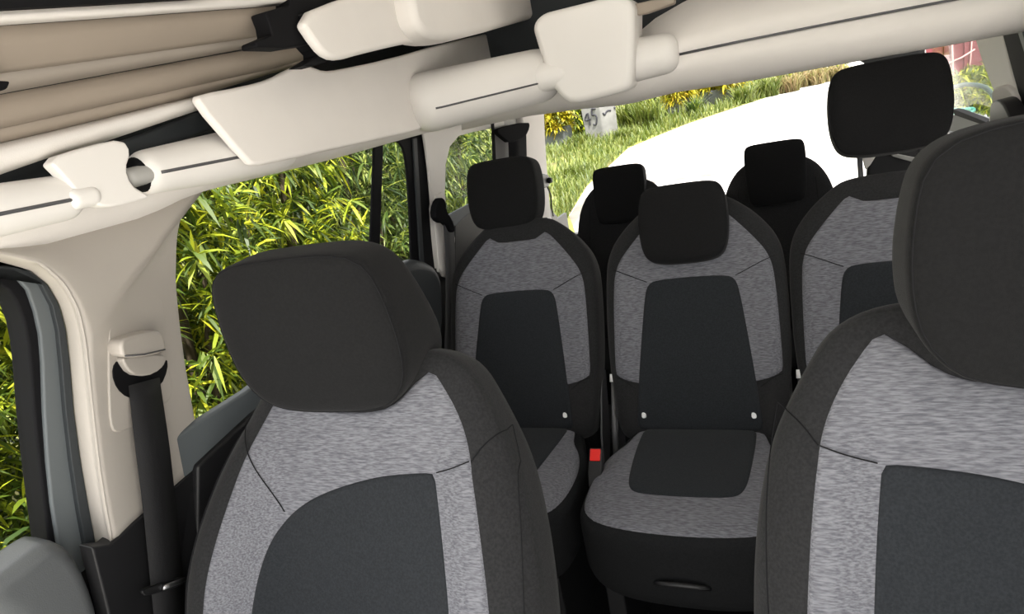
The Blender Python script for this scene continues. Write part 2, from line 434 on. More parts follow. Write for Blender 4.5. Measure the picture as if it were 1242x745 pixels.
def middle_seat(x, y, z, label, hd, hk=1.0):
    yb = y-.15
    root = thing('middle_row_seat', (x, yb, 0), label, 'car seat', 'middle row seats')
    rec = R(24.6)
    L0 = frame((0, y-yb, z), rec); L = lambda s, t, n: L0(s, t, n-.05)
    half = [(0,.578),(.085,.574),(.118,.556),(.172,.508),(.209,.452),(.2195,.38),(.2205,.2),(.207,.06),(.197,-.01),(.165,-.035),(0,-.04)]
    nf = lambda s, t: .012*sstep(.11,.18,abs(s))
    bk = Pad(L, Outline(sym(half), (0,.26)), .038, .05, 4, .025, nf)
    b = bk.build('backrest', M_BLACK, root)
    gh = [(0,.512),(.05,.512),(.066,.517),(.078,.531),(.094,.527),(.15,.462),(.188,.408),(.196,.34),(.200,.15),(.196,.128),(.13,.108),(0,.10)]
    bk.patch('grey_fabric_panel', Outline(sym(gh), (0,.3)), M_GREY, b, .003)
    ph = [(0,.374),(.085,.372),(.106,.362),(.114,.335),(.126,.24),(.139,.12),(.148,.012),(.146,.0),(.13,-.004),(0,-.006)]
    bk.patch('centre_panel', Outline(sym(ph), (0,.17)), M_PANEL, b, .0065)
    for sg in (-1,1):
        bk.seam([(sg*.106,.366),(sg*.15,.386),(sg*.192,.405)], b, off=.0045)
        bk.seam([(sg*.146,.10),(sg*.175,.122),(sg*.197,.130)], b, off=.002)
        s0, t0 = sg*.128, .034
        q = [L(s0+ds, t0+dt, bk.front(s0, t0)+.0105) for ds, dt in chaikin([(-.0055,-.0065),(.0055,-.0065),(.0055,.003),(.001,.0075),(-.0055,.0075)],1)]
        n = (L(0,0,1)-L(0,0,0))
        t_ = slab('child_seat_tag', q, n, .006, M_TAG, b, .0015)
        t_['label'] = 'small white plastic tag'
    hs, ht_, hn, post, tilt = hd
    LH0 = frame(tuple(L(hs, ht_, hn)), R(tilt))
    hh = [(0,.098),(.07,.097),(.094,.088),(.104,.06),(.108,0),(.103,-.055),(.088,-.088),(.05,-.098),(0,-.099)]
    hh = [(a*hk, b*(1+(hk-1)*.4)) for a, b in hh]
    headrest(LH0, root, hh, .028, .03, .038, (-.062,.062), post)
    for sx in (-.062,.062):
        q = L(sx, .572, -.012); 
        tube('headrest_guide', [q+Vector((0,0,-.012)), q+Vector((0,0,.008))], [.012,.010], M_PLAS, root, 12)
    LC = flat_frame((0, y-yb+.0, z-.048), 1, R(2.5))
    ch = [(0,-.05),(.15,-.05),(.175,.0),(.185,.05),(.206,.10),(.217,.17),(.219,.28),(.208,.355),(.14,.398),(0,.408)]
    cu = Pad(LC, Outline(sym(ch), (0,.17)), .05, .17, 3.2, 0, None, 5)
    c = cu.build('cushion', M_VINYL, root)
    cg = [(0,-.04),(.135,-.04),(.152,.0),(.162,.055),(.190,.10),(.2105,.17),(.2125,.28),(.196,.352),(.13,.388),(0,.398)]
    cu.patch('grey_fabric_panel', Outline(sym(cg), (0,.16)), M_GREY, c)
    cu.patch('centre_panel', Outline(sym([(0,-.03),(.132,-.03),(.134,.06),(.126,.21),(.117,.272),(.095,.295),(0,.30)]), (0,.13)), M_PANEL, c, .0065)
    # release loop on the front of the cushion
    pts = [LC(s, .403+dd, -.062+dn) for s, dd, dn in ((-.05,0.0,-.012),(-.042,.010,-.004),(-.02,.014,0),(.02,.014,0),(.042,.010,-.004),(.05,0.0,-.012))]
    tube('release_loop', resample([Vector(p) for p in chaikin(pts, 2, False)], 16), .005, M_PLAS, c, 8)
    for sg in (-1,):
        lv = tube('recliner_lever', [L(sg*.211, -.10, .022), L(sg*.211, .0, .028), L(sg*.212, .12, .022)], [.0075,.0075,.005], M_DMET, root, 10)
        cp_ = tube('lever_cap', [L(sg*.212, .118, .024), L(sg*.212, .138, .024)], [.008,.007], M_TAG, lv, 10)
        cp_['label'] = 'white lever cap'
    for sg in (-1,1):
        q = slab('recliner_bracket', [L(sg*.213, .15, -.01), L(sg*.213, .15, -.05), L(sg*.213, -.02, -.07), L(sg*.213,-.11,-.05), L(sg*.213,-.11,.0), L(sg*.213,-.02,.01)], (sg,0,0), .006, M_DMET, root, .002)
        q['label'] = 'grey metal recliner bracket'
        box('seat_leg', sg*.16-.02, sg*.16+.02, y-yb-.34, y-yb+.02, 0.0, z-.18, M_PLAS, root, .005)
    return root

middle_seat(-.487, 1.416, .404, 'middle row seat beside the left window, headrest slightly raised', (-.04,.655,.02,.09,14))
middle_seat(-.025, 1.416, .404, 'centre seat of the middle row with its headrest lowered over the backrest', (-.008,.503,.052,.04,22))
middle_seat(.418, 1.416, .404, 'middle row seat half hidden on the right, headrest raised on bare posts', (.014,.735,-.005,.16,14), 1.17)

def rear_seat(x, label):
    y, z = 2.22, .33
    yb = y-.15
    root = thing('rear_row_seat', (x, yb, 0), label, 'car seat', 'rear row seats')
    L = frame((0, y-yb, z), R(20))
    half = [(0,.595),(.07,.590),(.12,.565),(.158,.51),(.178,.44),(.185,.33),(.185,.1),(.18,.0),(.1,-.02),(0,-.02)]
    bk = Pad(L, Outline(sym(half), (0,.26)), .04, .05, 4, .02)
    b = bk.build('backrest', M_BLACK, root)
    bk.seam([(-.12,.50),(-.13,.3),(-.135,.05)], b); bk.seam([(.12,.50),(.13,.3),(.135,.05)], b)
    LH = frame(tuple(L(0, .528, .045)), R(14))
    hh = [(0,.105),(.075,.104),(.093,.094),(.096,.05),(.093,-.03),(.088,-.09),(.07,-.102),(0,-.104)]
    headrest(LH, root, hh, .022, .03, .03, (-.05,.05), .06)
    LC = flat_frame((0, y-yb, z-.03), 1, R(4))
    ch = [(0,-.03),(.14,-.03),(.18,.05),(.185,.2),(.18,.28),(.13,.32),(0,.33)]
    cu = Pad(LC, Outline(sym(ch), (0,.15)), .05, .12, 3.2, 0, None, 5)
    cu.build('cushion', M_VINYL, root)
    for sg in (-1,1): box('seat_leg', sg*.13-.02, sg*.13+.02, y-yb-.26, y-yb+.02, 0, z-.12, M_PLAS, root, .004)
    return root
rear_seat(-.35, 'black rear row seat, the left one, behind the two middle row seats')
rear_seat(.178, 'black rear row seat, the right one, in front of the bright road')

# buckle between the left and the centre middle row seats
bx = atz(722, 553, .435)
bk_ = thing('belt_buckle', (bx.x, bx.y, .30), 'black seat belt buckle with red button between the left and centre middle row seats', 'seat belt buckle')
def slab_local(name, pts, n, th, m, parent, bev=0):
    loc = parent.location
    return slab(name, [Vector(p)-loc for p in pts], n, th, m, parent, bev)
bn = Vector((0,-.75,.66)).normalized(); bu = Vector((0,.66,.75)).normalized()
bo = Vector((0,0,.135))
slab('buckle_body', [bo+Vector((sx,0,0))+bu*u for sx, u in ((-.016,.018),(.016,.018),(.016,-.04),(.013,-.07),(-.013,-.07),(-.016,-.04))], bn, .022, M_PLAS, bk_, .004)
rb = slab('release_button', [bo+Vector((sx,0,0))+bu*u+bn*.003 for sx, u in ((-.012,.015),(.012,.015),(.012,-.012),(-.012,-.012))], bn, .006, M_RED, bk_, .0015)
rb['label'] = 'red release button'
tube('stalk', [bo-bu*.06-bn*.01, Vector((0,.03,.06)), Vector((0,.06,0))], [.011,.011,.009], M_PLAS, bk_, 10, None)
# ------------------------------------------------------------------ cabin shell
def lslab(name, px, off, th, material, parent=None, bev=0.0, seg=3):
    return slab(name, [lw(x, y, off) for x, y in px], LN, th, material, parent, bev, seg)
def rslab(name, px, off, th, material, parent=None, bev=0.0):
    return slab(name, [rw(x, y, off) for x, y in px], RN, th, material, parent, bev)
def xslab(name, px, x, th, material, parent=None, bev=0.0, seg=3):
    return slab(name, [atx(a, b, x) for a, b in px], NX, th, material, parent, bev, seg)
def yslab(name, px, y, th, material, parent=None, bev=0.0, seg=3):
    return slab(name, [aty(a, b, y) for a, b in px], -NY, th, material, parent, bev, seg)

struct(box('floor', -.80, .80, .10, 2.95, -.05, 0.0, M_CARPET))
# sides below the windows
struct(box('wall_left', -.775, -.76, .15, 2.95, 0, .70, M_PLAS))
struct(box('wall_right', .76, .775, .15, 2.95, 0, .72, M_PLAS))
struct(box('wall_rear', -.74, .74, 2.90, 2.95, 0, .60, M_PLAS))
# roof shell, closed above and at the sides
struct(box('ceiling', -.80, -.36, .05, 2.95, 1.56, 1.60, M_HEAD))
struct(box('trim_40', .66, .80, .05, 2.95, 1.56, 1.60, M_HEAD))
struct(box('trim_41', -.36, .66, 1.60, 1.98, 1.56, 1.60, M_HEAD))
struct(box('trim_45', -.36, .66, 2.78, 2.95, 1.56, 1.60, M_HEAD))
struct(box('window_6', -.36, .66, 1.98, 2.78, 1.575, 1.585, M_TINT))  # unseen translucent panel, added to light the rear row
struct(box('trim_42', -.36, .66, .05, .80, 1.56, 1.60, M_HEAD))
struct(box('window_5', -.36, .66, .80, 1.60, 1.575, 1.585, M_TINT))  # unseen roof glass with its shade, placed to light the middle row
struct(box('trim_1', -.775, -.765, .12, 2.95, 1.20, 1.56, M_SEALD))  # dark backing; its colour draws the shade in gaps above the handles
struct(box('trim_2', .765, .775, .12, 2.95, 1.20, 1.56, M_SEALD))
struct(box('trim_3', -.755, .755, 2.86, 2.95, 1.17, 1.56, M_HEAD))

# --- left centre pillar
RIDGE = [(-60,304),(0,307),(45,318),(75,345),(92,376),(100,412),(105,455),(111,510),(118,570),(126,620),(134,660)]
REAR = [(-60,280),(60,262),(140,245),(252,225),(233,238),(220,260),(214,290),(213,345),(218,395),(224,440),(231,480),(238,520),(246,561)]
PE = [(-60,312),(0,319),(35,329),(56,346),(70,370),(78,400),(82,440),(87,500),(95,560),(104,612),(114,664)]
def bpo(x, y):                              # the pillar face turns away towards the rear
    def xa(pl):
        for (x0, y0), (x1, y1) in zip(pl, pl[1:]):
            if min(y0,y1) <= y <= max(y0,y1): return x0+(x1-x0)*(y-y0)/(y1-y0 or 1)
        return pl[-1][0] if y > pl[-1][1] else pl[4][0]
    a, b = xa(RIDGE[3:]), xa(REAR[3:]); t = (x-a)/(b-a)
    return .034*(1-t) - .03*t
def bslab(name, px, off, th, material, parent=None, bev=0.0, seg=3):
    return slab(name, [lw(x, y, off+bpo(x, y)) for x, y in px], LN, th, material, parent, bev, seg)
M_PIL = mat('shaded_pillar_plastic', (0.44,0.405,0.365), 0.5, spec=0.35, var=0.03, scale=6, bump=0.1, bscale=900)  # white trim plastic darkened: shade on the turned face is in the colour
def prow(pl, off, n=40): return resample([lw(x, y, off) for x, y in pl], n)
pa, pb, pc = prow(PE, -.02), prow(RIDGE, .030), prow(REAR, -.03)
mid = [a.lerp(b, .5)+LN*.012 for a, b in zip(pa, pb)]; q1 = [a.lerp(b, .85)+LN*.007 for a, b in zip(pa, pb)]; q2 = [b.lerp(c_, .06)+LN*.003 for b, c_ in zip(pb, pc)]
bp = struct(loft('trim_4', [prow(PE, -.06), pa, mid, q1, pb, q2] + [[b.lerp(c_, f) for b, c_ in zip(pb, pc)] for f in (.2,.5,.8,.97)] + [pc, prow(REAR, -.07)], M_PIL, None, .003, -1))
cp = [(131,405),(136,391),(146,383),(186,361),(195,361),(199,372),(201,425),(210,468),(208,484),(196,494),(160,519),(143,526),(136,521),(133,500)]
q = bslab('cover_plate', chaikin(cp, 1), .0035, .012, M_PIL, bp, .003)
struct(bslab('trim_5', [(112,664),(134,661),(246,561),(275,545),(275,820),(150,820),(126,720)], .004, .03, M_PLAS, None, .004))
# --- left front door frame, seals and glass
P0 = [(-260,362),(-120,318),(-60,312),(0,318),(36,328),(58,345),(72,370),(80,400),(85,440),(90,500),(98,560),(107,610),(118,670),(128,720)]
P1 = [(-260,366),(-120,321),(-60,314),(0,320),(30,328),(51,346),(64,371),(71,401),(75,440),(80,500),(87,560),(96,620),(107,680),(117,728)]
P2 = [(-260,374),(-120,328),(-60,320),(0,326),(18,334),(34,352),(43,378),(49,405),(52,440),(54,500),(58,560),(63,610),(72,668),(80,720)]
P3 = [(-260,396),(-120,349),(-60,340),(0,346),(10,352),(20,366),(29,390),(34,415),(37,445),(41,500),(46,550),(52,600),(60,662),(66,710)]
def strip(name, a, b, oa, material, parent, th=.03, bev=.004):
    return lslab(name, a + list(reversed(b)), oa, th, material, parent, bev)
d1 = struct(strip('door_1', P0, P1, -.012, M_SEALD, None, .04))
strip('door_frame', P1, P2, -.020, M_SEAL, d1, .04, .006)
strip('glass_seal', P2, P3, -.026, M_RUB, d1, .04, .004)
g = P3 + [(60,665),(0,712),(-260,905)]
struct(lslab('window_1', g, -.05, .004, M_GLASS))
lslab('door_sill_seal', [(-260,885),(0,696),(56,655),(62,660),(0,706),(-260,898)], -.01, .03, M_RUB, d1, .003)
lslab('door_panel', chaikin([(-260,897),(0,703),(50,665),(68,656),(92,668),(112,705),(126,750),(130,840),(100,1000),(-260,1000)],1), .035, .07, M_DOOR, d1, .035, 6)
# --- left sliding door
d2 = struct(lslab('door_2', [(455,165),(466,163),(460,340),(448,340)], -.02, .008, M_RUB, None, .004))
lslab('door_frame', chaikin([(482,160),(528,155),(530,180),(526,230),(531,290),(533,330),(506,340),(499,320),(498,270),(495,215),(492,190),(488,176),(478,170)],1), -.012, .008, M_RUB, d2, .006)
lslab('frame_ridge', [(501,168),(506,167),(515,320),(510,321)], -.006, .006, M_SEALD, d2, .003)
lslab('door_panel', chaikin([(470,352),(484,326),(504,314),(520,316),(533,324),(540,345),(541,400),(528,440),(470,520)],1), .02, .06, M_SOFT, d2, .03, 5)
lslab('door_sill', [(205,535),(300,474),(485,330),(490,362),(308,506),(215,590)], -.016, .02, M_SEAL, d2, .006)
lslab('lower_panel', [(240,566),(308,502),(490,362),(540,345),(540,560),(300,700),(240,700)], -.005, .03, M_PLAS, d2, .006)
struct(lslab('window_2', [(205,225),(500,155),(505,330),(235,520)], -.05, .004, M_GLASS))
# --- left rear pillars
cpil = [(512,150),(610,128),(612,152),(596,156),(575,160),(557,165),(546,178),(541,200),(540,235),(542,262),(550,275),(550,335),(532,330),(529,300),(524,250),(520,205),(516,175)]
c_ = struct(lslab('trim_6', cpil, 0.0, .008, M_WHITE, None, .003))
lslab('belt_panel', chaikin([(525,238),(540,231),(542,262),(552,272),(552,340),(534,334),(530,300)],1), .004, .02, M_HEAD, c_, .003)
struct(lslab('trim_7', [(530,322),(552,330),(552,272),(542,262),(566,250),(604,232),(640,222),(676,262),(690,300),(640,420),(560,470),(537,470)], -.004, .01, M_PLAS, None, .006))
struct(lslab('trim_8', [(540,263),(566,249),(604,231),(604,240),(568,260),(552,275)], .006, .01, M_SEAL, None, .004))
struct(lslab('window_3', [(536,160),(600,145),(604,240),(540,270)], -.03, .004, M_GLASS))
struct(lslab('trim_9', [(597,140),(640,132),(644,226),(602,240),(600,195)], -.002, .006, M_LGREY, None, .004))
lslab('window_seal', [(596,140),(599,140),(604,238),(600,240)], .004, .003, M_RUB, bpy.data.objects['trim_9'], .001)
dp = struct(lslab('trim_10', [(630,125),(660,118),(662,170),(665,215),(669,262),(677,282),(640,300),(641,215),(636,160)], .02, .05, M_HEAD, None, .012))
# --- rear opening, right side
struct(yslab('trim_11', [(1092,40),(1122,36),(1128,120),(1128,240),(1080,240),(1088,120)], 2.85, .06, M_HEAD, None, .01))
struct(yslab('trim_12', [(1042,73),(1122,58),(1122,65),(1052,79)], 2.84, .03, M_PLAS, None, .003))
struct(rslab('trim_13', [(1176,30),(1212,22),(1228,90),(1248,160),(1225,168),(1197,156),(1204,112),(1190,75)], 0.0, .04, M_WHITE, None, .012))
struct(rslab('trim_14', chaikin([(1202,108),(1218,103),(1229,114),(1234,140),(1236,175),(1196,175),(1198,150),(1203,122)],1), .012, .03, M_HEAD, None, .006))
d3 = struct(rslab('door_3', [(1210,22),(1230,18),(1262,120),(1268,180),(1250,170),(1228,90)], .0, .04, M_RUB, None, .006))
rslab('door_frame', [(1227,18),(1233,17),(1266,122),(1261,124)], .006, .03, M_SEAL, d3, .003)
rslab('door_panel', [(1233,15),(1310,0),(1330,170),(1270,180),(1264,120)], -.01, .03, M_SOFT, d3, .004)
struct(rslab('trim_15', [(1105,165),(1158,138),(1199,152),(1206,185),(1110,210)], -.005, .04, M_SEAL, None, .006))
struct(rslab('trim_16', [(1154,133),(1160,134),(1200,150),(1198,154),(1158,140)], .0, .02, M_RUB, None, .002))
struct(rslab('window_4', [(1130,40),(1180,34),(1206,115),(1200,156),(1158,140),(1128,150)], -.03, .004, M_GLASS))
struct(yslab('trim_17', [(1060,168),(1150,160),(1215,166),(1215,260),(1050,260),(1052,205)], 2.30, .04, M_PLAS, None, .01))

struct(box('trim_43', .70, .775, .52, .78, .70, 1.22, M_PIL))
struct(box('trim_44', .70, .775, .05, 1.95, 1.15, 1.24, M_HEAD))
struct(box('door_4', .70, .775, .80, 1.92, .0, .82, M_SOFT))
struct(box('door_5', .72, .775, .05, .52, .0, .80, M_SOFT))
struct(yslab('trim_48', [(1044,184),(1064,187),(1056,200),(1050,206)], 2.27, .02, M_HEAD, None, .002))
struct(yslab('trim_49', [(1082,186),(1112,192),(1112,198),(1082,190)], 2.27, .02, M_LGREY, None, .002))
# --- headliner along the left side: from the window tops up to the grab handles
ra = [(-60,330),(0,312),(100,284),(180,262),(215,244),(250,231),(300,219),(400,194),(500,166),(560,150),(640,140)]
rb_ = [(-60,318),(0,300),(100,270),(180,248),(215,234),(250,222),(300,211),(400,186),(500,158),(560,142),(640,128)]
rc_ = [(-60,300),(0,278),(100,246),(180,224),(215,214),(250,205),(300,192),(400,166),(500,140),(560,126),(640,112)]
rd_ = [(-60,275),(0,250),(100,222),(180,200),(215,190),(250,178),(300,165),(400,142),(500,120),(560,105),(640,92)]
N_ = 40
def lrow(px, off): return resample([lw(x, y, off) for x, y in [(-260, px[0][1]+54)] + px], N_+10)
side = struct(loft('trim_18', [lrow(ra, -.03), lrow(ra, .006), lrow(ra, .012), lrow(rb_, .028), lrow(rc_, .042), lrow(rd_, .03)], M_HEAD))
# ribbed sliding shade above it
def fwd(px, x0=-260):                       # carry a strip on towards the windscreen
    (a, b), (c, d) = px[0], px[1]; return [(x0, b+(x0-a)*(d-b)/(c-a))] + px
def xrow(px, x): return resample([atx(a, b, x) for a, b in fwd(px)], 40)
sh = []
sh.append(([(-30,222),(0,212),(60,191),(130,171),(240,134)], -.600))
sh.append(([(-30,212),(0,203),(60,184),(130,163),(240,128)], -.588))
sh.append(([(-30,195),(0,188),(60,172),(130,153),(238,122)], -.580))
sh.append(([(-30,181),(0,174),(60,160),(130,143),(236,117)], -.590))
s1 = struct(loft('trim_19', [xrow(*r) for r in sh], M_HEAD, None, .004, -1))
sh = [([(-30,182),(0,175),(60,161),(130,144),(250,114),(320,92),(390,72)], -.592),
      ([(-30,164),(0,157),(60,144),(130,128),(250,102),(320,86),(390,68)], -.580)]
s2 = struct(loft('trim_20', [xrow(*r) for r in sh], M_SHADE, None, .004, -1))
sh = [([(-30,162),(0,156),(60,143),(130,127),(250,101),(320,86),(390,67)], -.579),
      ([(-30,146),(0,140),(60,128),(130,112),(250,86),(320,71),(388,57)], -.566),
      ([(-30,128),(0,122),(60,110),(130,97),(250,74),(320,61),(386,49)], -.566),
      ([(-30,121),(0,115),(60,104),(130,91),(250,69),(320,57),(384,45)], -.576)]
s3 = struct(loft('trim_21', [xrow(*r) for r in sh], M_SHADE, None, .004, -1))
sh = [([(-30,120),(0,114),(60,103),(130,90),(250,68),(325,54)], -.56),
      ([(-30,95),(0,90),(60,82),(130,72),(250,55),(330,43)], -.53)]
s4 = struct(loft('trim_22', [xrow(*r) for r in sh], mat('shade_dark_beige', (0.34,0.30,0.26), 0.7, spec=.25, var=.05), None, .004, -1))
sh = [([(-30,94),(0,89),(60,81),(130,71),(250,54),(330,42)], -.525),
      ([(-30,88),(0,83),(60,75),(130,66),(250,49),(332,38)], -.515),
      ([(-30,62),(0,58),(60,52),(130,44),(250,32),(340,24)], -.495),
      ([(-30,36),(0,32),(60,28),(130,23),(250,14),(348,7)], -.49)]
s5 = struct(loft('trim_23', [xrow(*r) for r in sh], M_SHADE, None, .004, -1))
sh = [([(-30,34),(0,31),(60,27),(130,22),(250,13),(348,6)], -.485),
      ([(-30,22),(0,19),(60,15),(130,12),(250,5),(352,-1)], -.465),
      ([(-30,14),(0,10),(60,6),(130,3),(250,-4),(356,-10)], -.475)]
s6 = struct(loft('trim_24', [xrow(*r) for r in sh], M_HEAD, None, .004, -1))
struct(xslab('trim_25', [(-260,38),(0,11),(130,4),(250,-3),(250,-60),(-260,-20)], -.45, .01, M_RUB))
struct(xslab('trim_26', [(322,14),(352,6),(352,-12),(430,-30),(420,2),(363,18),(372,45),(398,74),(382,80),(366,80),(385,68),(384,52),(345,58),(312,57),(311,50),(330,42),(328,30)], -.462, .03, M_RUB, None, .003))
struct(xslab('trim_27', [(-6,97),(14,98),(10,108),(-6,111)], -.50, .02, M_RUB, None, .003))

# smooth side panel of the headliner between the two handles
pp = [(237,121),(243,114),(298,104),(330,95),(352,83),(366,78),(378,80),(394,86),(412,84),(470,72),(540,52),(640,30),(690,20),(690,110),(640,112),(560,130),(512,157),(500,160),(420,178),(330,198),(312,201),(302,197)]
struct(xslab('trim_28', chaikin(pp,1), -.545, .016, M_HEAD, None, .007, 4))
# roof locker fronts further in
struct(xslab('trim_29', chaikin([(362,19),(425,-6),(520,-30),(520,30),(530,46),(490,53),(440,65),(416,72),(401,70),(388,58)],1), -.44, .02, M_HEAD, None, .009, 4))
struct(xslab('trim_30', chaikin([(498,-30),(502,12),(509,32),(522,45),(545,48),(575,43),(640,24),(760,-10),(760,-60),(498,-60)],1), -.40, .08, M_HEAD, None, .016, 5))
# dark board behind the roof arch, its colour standing in for the gap's shade
struct(box('trim_31', -.75, .75, 1.84, 1.88, 1.235, 1.56, M_SEALD))
struct(yslab('trim_32', [(736,14),(772,4),(818,-6),(818,4),(785,16),(745,24)], 1.60, .03, M_SHADE, None, .004))

# roof arch across the cabin behind the middle row
def yrow(px, y): return resample([aty(a, b, y) for a, b in px], 40)
arch = [
 ([(560,158),(640,141),(700,133),(760,127),(820,112),(900,100),(1020,78),(1140,57),(1300,28)], 1.82),
 ([(560,158),(640,140),(700,132),(760,126),(820,111),(900,99),(1020,77),(1140,56),(1300,27)], 1.74),
 ([(560,154),(640,136),(700,128),(760,121),(820,106),(900,94),(1020,72),(1140,51),(1300,22)], 1.69),
 ([(560,140),(640,123),(700,114),(760,104),(820,88),(900,75),(1020,55),(1140,34),(1300,4)], 1.645),
 ([(560,132),(640,115),(700,104),(760,90),(820,69),(900,53),(1020,29),(1140,6),(1300,-25)], 1.63),
 ([(560,130),(640,113),(700,102),(760,88),(820,66.5),(900,50.5),(1020,26.5),(1140,3.5),(1300,-27)], 1.645),
 ([(560,128),(640,111),(700,100),(760,86),(820,64),(900,48),(1020,24),(1140,1),(1300,-30)], 1.63),
 ([(560,120),(640,103),(700,92),(760,76),(815,48),(880,28),(1000,2),(1140,-26),(1300,-58)], 1.645),
 ([(560,115),(640,98),(700,86),(755,68),(805,34),(860,12),(990,-22),(1140,-55),(1300,-90)], 1.70),
 ([(560,110),(640,93),(700,80),(750,60),(795,22),(840,-4),(970,-45),(1140,-85),(1300,-120)], 1.80)]
ar_ = struct(loft('trim_33', [yrow(*r) for r in arch], M_HEAD))
tube('parting_line', [aty(a, b, 1.632) for a, b in [(824,66),(900,49.5),(1020,25.5),(1140,2.5),(1300,-28)]], .0028, M_DMET, ar_, 6)

# grab handles and their brackets
def grab(name, a, b, r0, r1, seam, label, group='roof grab handles', bul=0.0, extra=None):
    o, pts, rads = capsule('grip', a, b, r0, r1, M_HANDLE, None, bulge=bul)
    c = Vector(((a+b)/2)); base = Vector((c.x, c.y, min(a.z-r0, b.z-r1)))
    root = thing('grab_rail', base, label, 'grab handle', group)
    o.data.transform(Matrix.Translation(-base)); o.parent = root
    # parting line, pressed on the side facing the cabin
    L = []
    n = len(pts)
    for i in range(5, n-3):
        p = pts[i]; d = (b-a).normalized()
        to = (CAM-p); to = (to - d*to.dot(d)).normalized(); dn = d.cross(to).normalized()
        if dn.z > 0: dn = -dn
        v = (to*math.cos(seam)+dn*math.sin(seam))*rads[i]*1.0
        L.append(p+v-base)
    tube('parting_line', L, .0022, M_DMET, root, 6)
    if extra:
        for nm, ea, eb, er in extra:
            e, _, _ = capsule(nm, ea, eb, er, er, M_HANDLE); e.data.transform(Matrix.Translation(-base)); e.parent = root
    return root
grab('a', atx(-150,283,-.60), atx(92,237,-.60), .030, .027, .15, 'pale grab handle at the far left edge, nearest the camera', extra=[('hinge', atx(80,243,-.58), atx(118,236,-.58), .013)])
grab('b', atx(163,212,-.60), atx(345,176,-.60), .030, .044, .12, 'pale grab handle above the left door, tucked under the smooth roof panel')
hA, hB = aty(494,130,1.34), aty(672,88,1.66)
grab('c', hA, hB, .066, .064, .25, 'pale grab handle in the middle of the roof edge, above the left middle row seat', extra=[('hinge', aty(640,97,1.57), aty(700,86,1.60), .034)])
b1 = struct(xslab('trim_34', chaikin([(57,193),(110,176),(150,168),(160,185),(153,205),(160,224),(174,233),(186,239),(152,248),(130,252),(110,246),(93,232),(78,214)],1), -.572, .02, M_HANDLE, None, .008, 4))
struct(capsule('trim_35', atx(154,216,-.602), atx(190,206,-.602), .024, .024, M_RUB)[0])  # black capsule: the hinge hole's darkness is put into its colour
struct(capsule('trim_50', atx(150,218,-.588), atx(186,209,-.588), .013, .013, M_LGREY)[0])
struct(xslab('trim_36', [(100,188),(180,160),(245,135),(262,156),(190,182),(170,192),(160,215),(130,215)], -.625, .02, M_SEALD, None, .004))  # dark slab: shade of the recess behind the bracket, as colour
b2 = struct(yslab('trim_37', chaikin([(640,20),(700,5),(769,-12),(769,50),(767,98),(760,110),(722,121),(694,127),(680,120),(667,102),(654,66)],1), 1.56, .12, M_HANDLE, None, .022, 5))
struct(capsule('trim_38', aty(735,81,1.64), aty(824,61,1.64), .050, .046, M_HANDLE)[0])

# ------------------------------------------------------------------ seat belts
def rebase(root, objs):
    for o in objs: o.data.transform(Matrix.Translation(-root.location)); o.parent = root
def web(px, off, nm='webbing', w=.0015):
    return lslab(nm, px, off, w, M_BELT)
a0 = lw(185,725,.02+bpo(185,725))
sb = thing('seat_belt', (a0.x, a0.y, a0.z), 'black seat belt hanging from the white pillar on the left', 'seat belt', 'seat belts')
wb = loft('webbing', [resample([lw(156,468,.008+bpo(156,468)), lw(164,540,.024+bpo(164,540)), lw(173,610,.024+bpo(173,610)), lw(181,690,.022+bpo(181,690)), lw(188,760,.018+bpo(188,760)), lw(194,830,.014+bpo(194,830))], 20), resample([lw(174,463,.012+bpo(174,463)), lw(184,540,.031+bpo(184,540)), lw(194,615,.031+bpo(194,615)), lw(201,690,.028+bpo(201,690)), lw(206,760,.023+bpo(206,760)), lw(211,830,.018+bpo(211,830))], 20), resample([lw(193,458,.008+bpo(193,458)), lw(205,540,.024+bpo(205,540)), lw(214,620,.024+bpo(214,620)), lw(221,692,.022+bpo(221,692)), lw(226,760,.018+bpo(226,760)), lw(230,830,.014+bpo(230,830))], 20)], M_BELT, None, .0015)
rec_ = bslab('guide_slot', chaikin([(139,440),(147,437),(158,452),(178,458),(198,446),(203,434),(204,448),(196,468),(172,484),(155,483),(142,472),(136,454)],1), .0055, .006, M_RUB, None, .001)
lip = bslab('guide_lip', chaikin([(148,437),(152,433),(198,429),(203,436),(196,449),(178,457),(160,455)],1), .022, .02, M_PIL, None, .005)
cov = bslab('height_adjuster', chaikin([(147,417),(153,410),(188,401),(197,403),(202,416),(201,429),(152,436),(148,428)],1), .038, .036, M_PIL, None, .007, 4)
btn = tube('adjuster_groove', [lw(152,432,.038+bpo(152,432)), lw(175,430,.039+bpo(175,430)), lw(200,424,.038+bpo(200,424))], .0012, M_DMET)
tg = bslab('tongue', chaikin([(172,719),(176,714),(200,707),(224,699),(228,703),(224,709),(204,716),(178,724)],1), .032, .006, M_PLAS, None, .002)
tr = tube('tongue_plate', [lw(198,713,.036+bpo(198,713)), lw(224,703,.036+bpo(224,703))], .004, M_METAL)
rebase(sb, [wb, rec_, lip, cov, btn, tg, tr]); cov['label'] = 'white height adjuster'; lip['label'] = 'white guide lip'; tr['label'] = 'steel tongue plate'

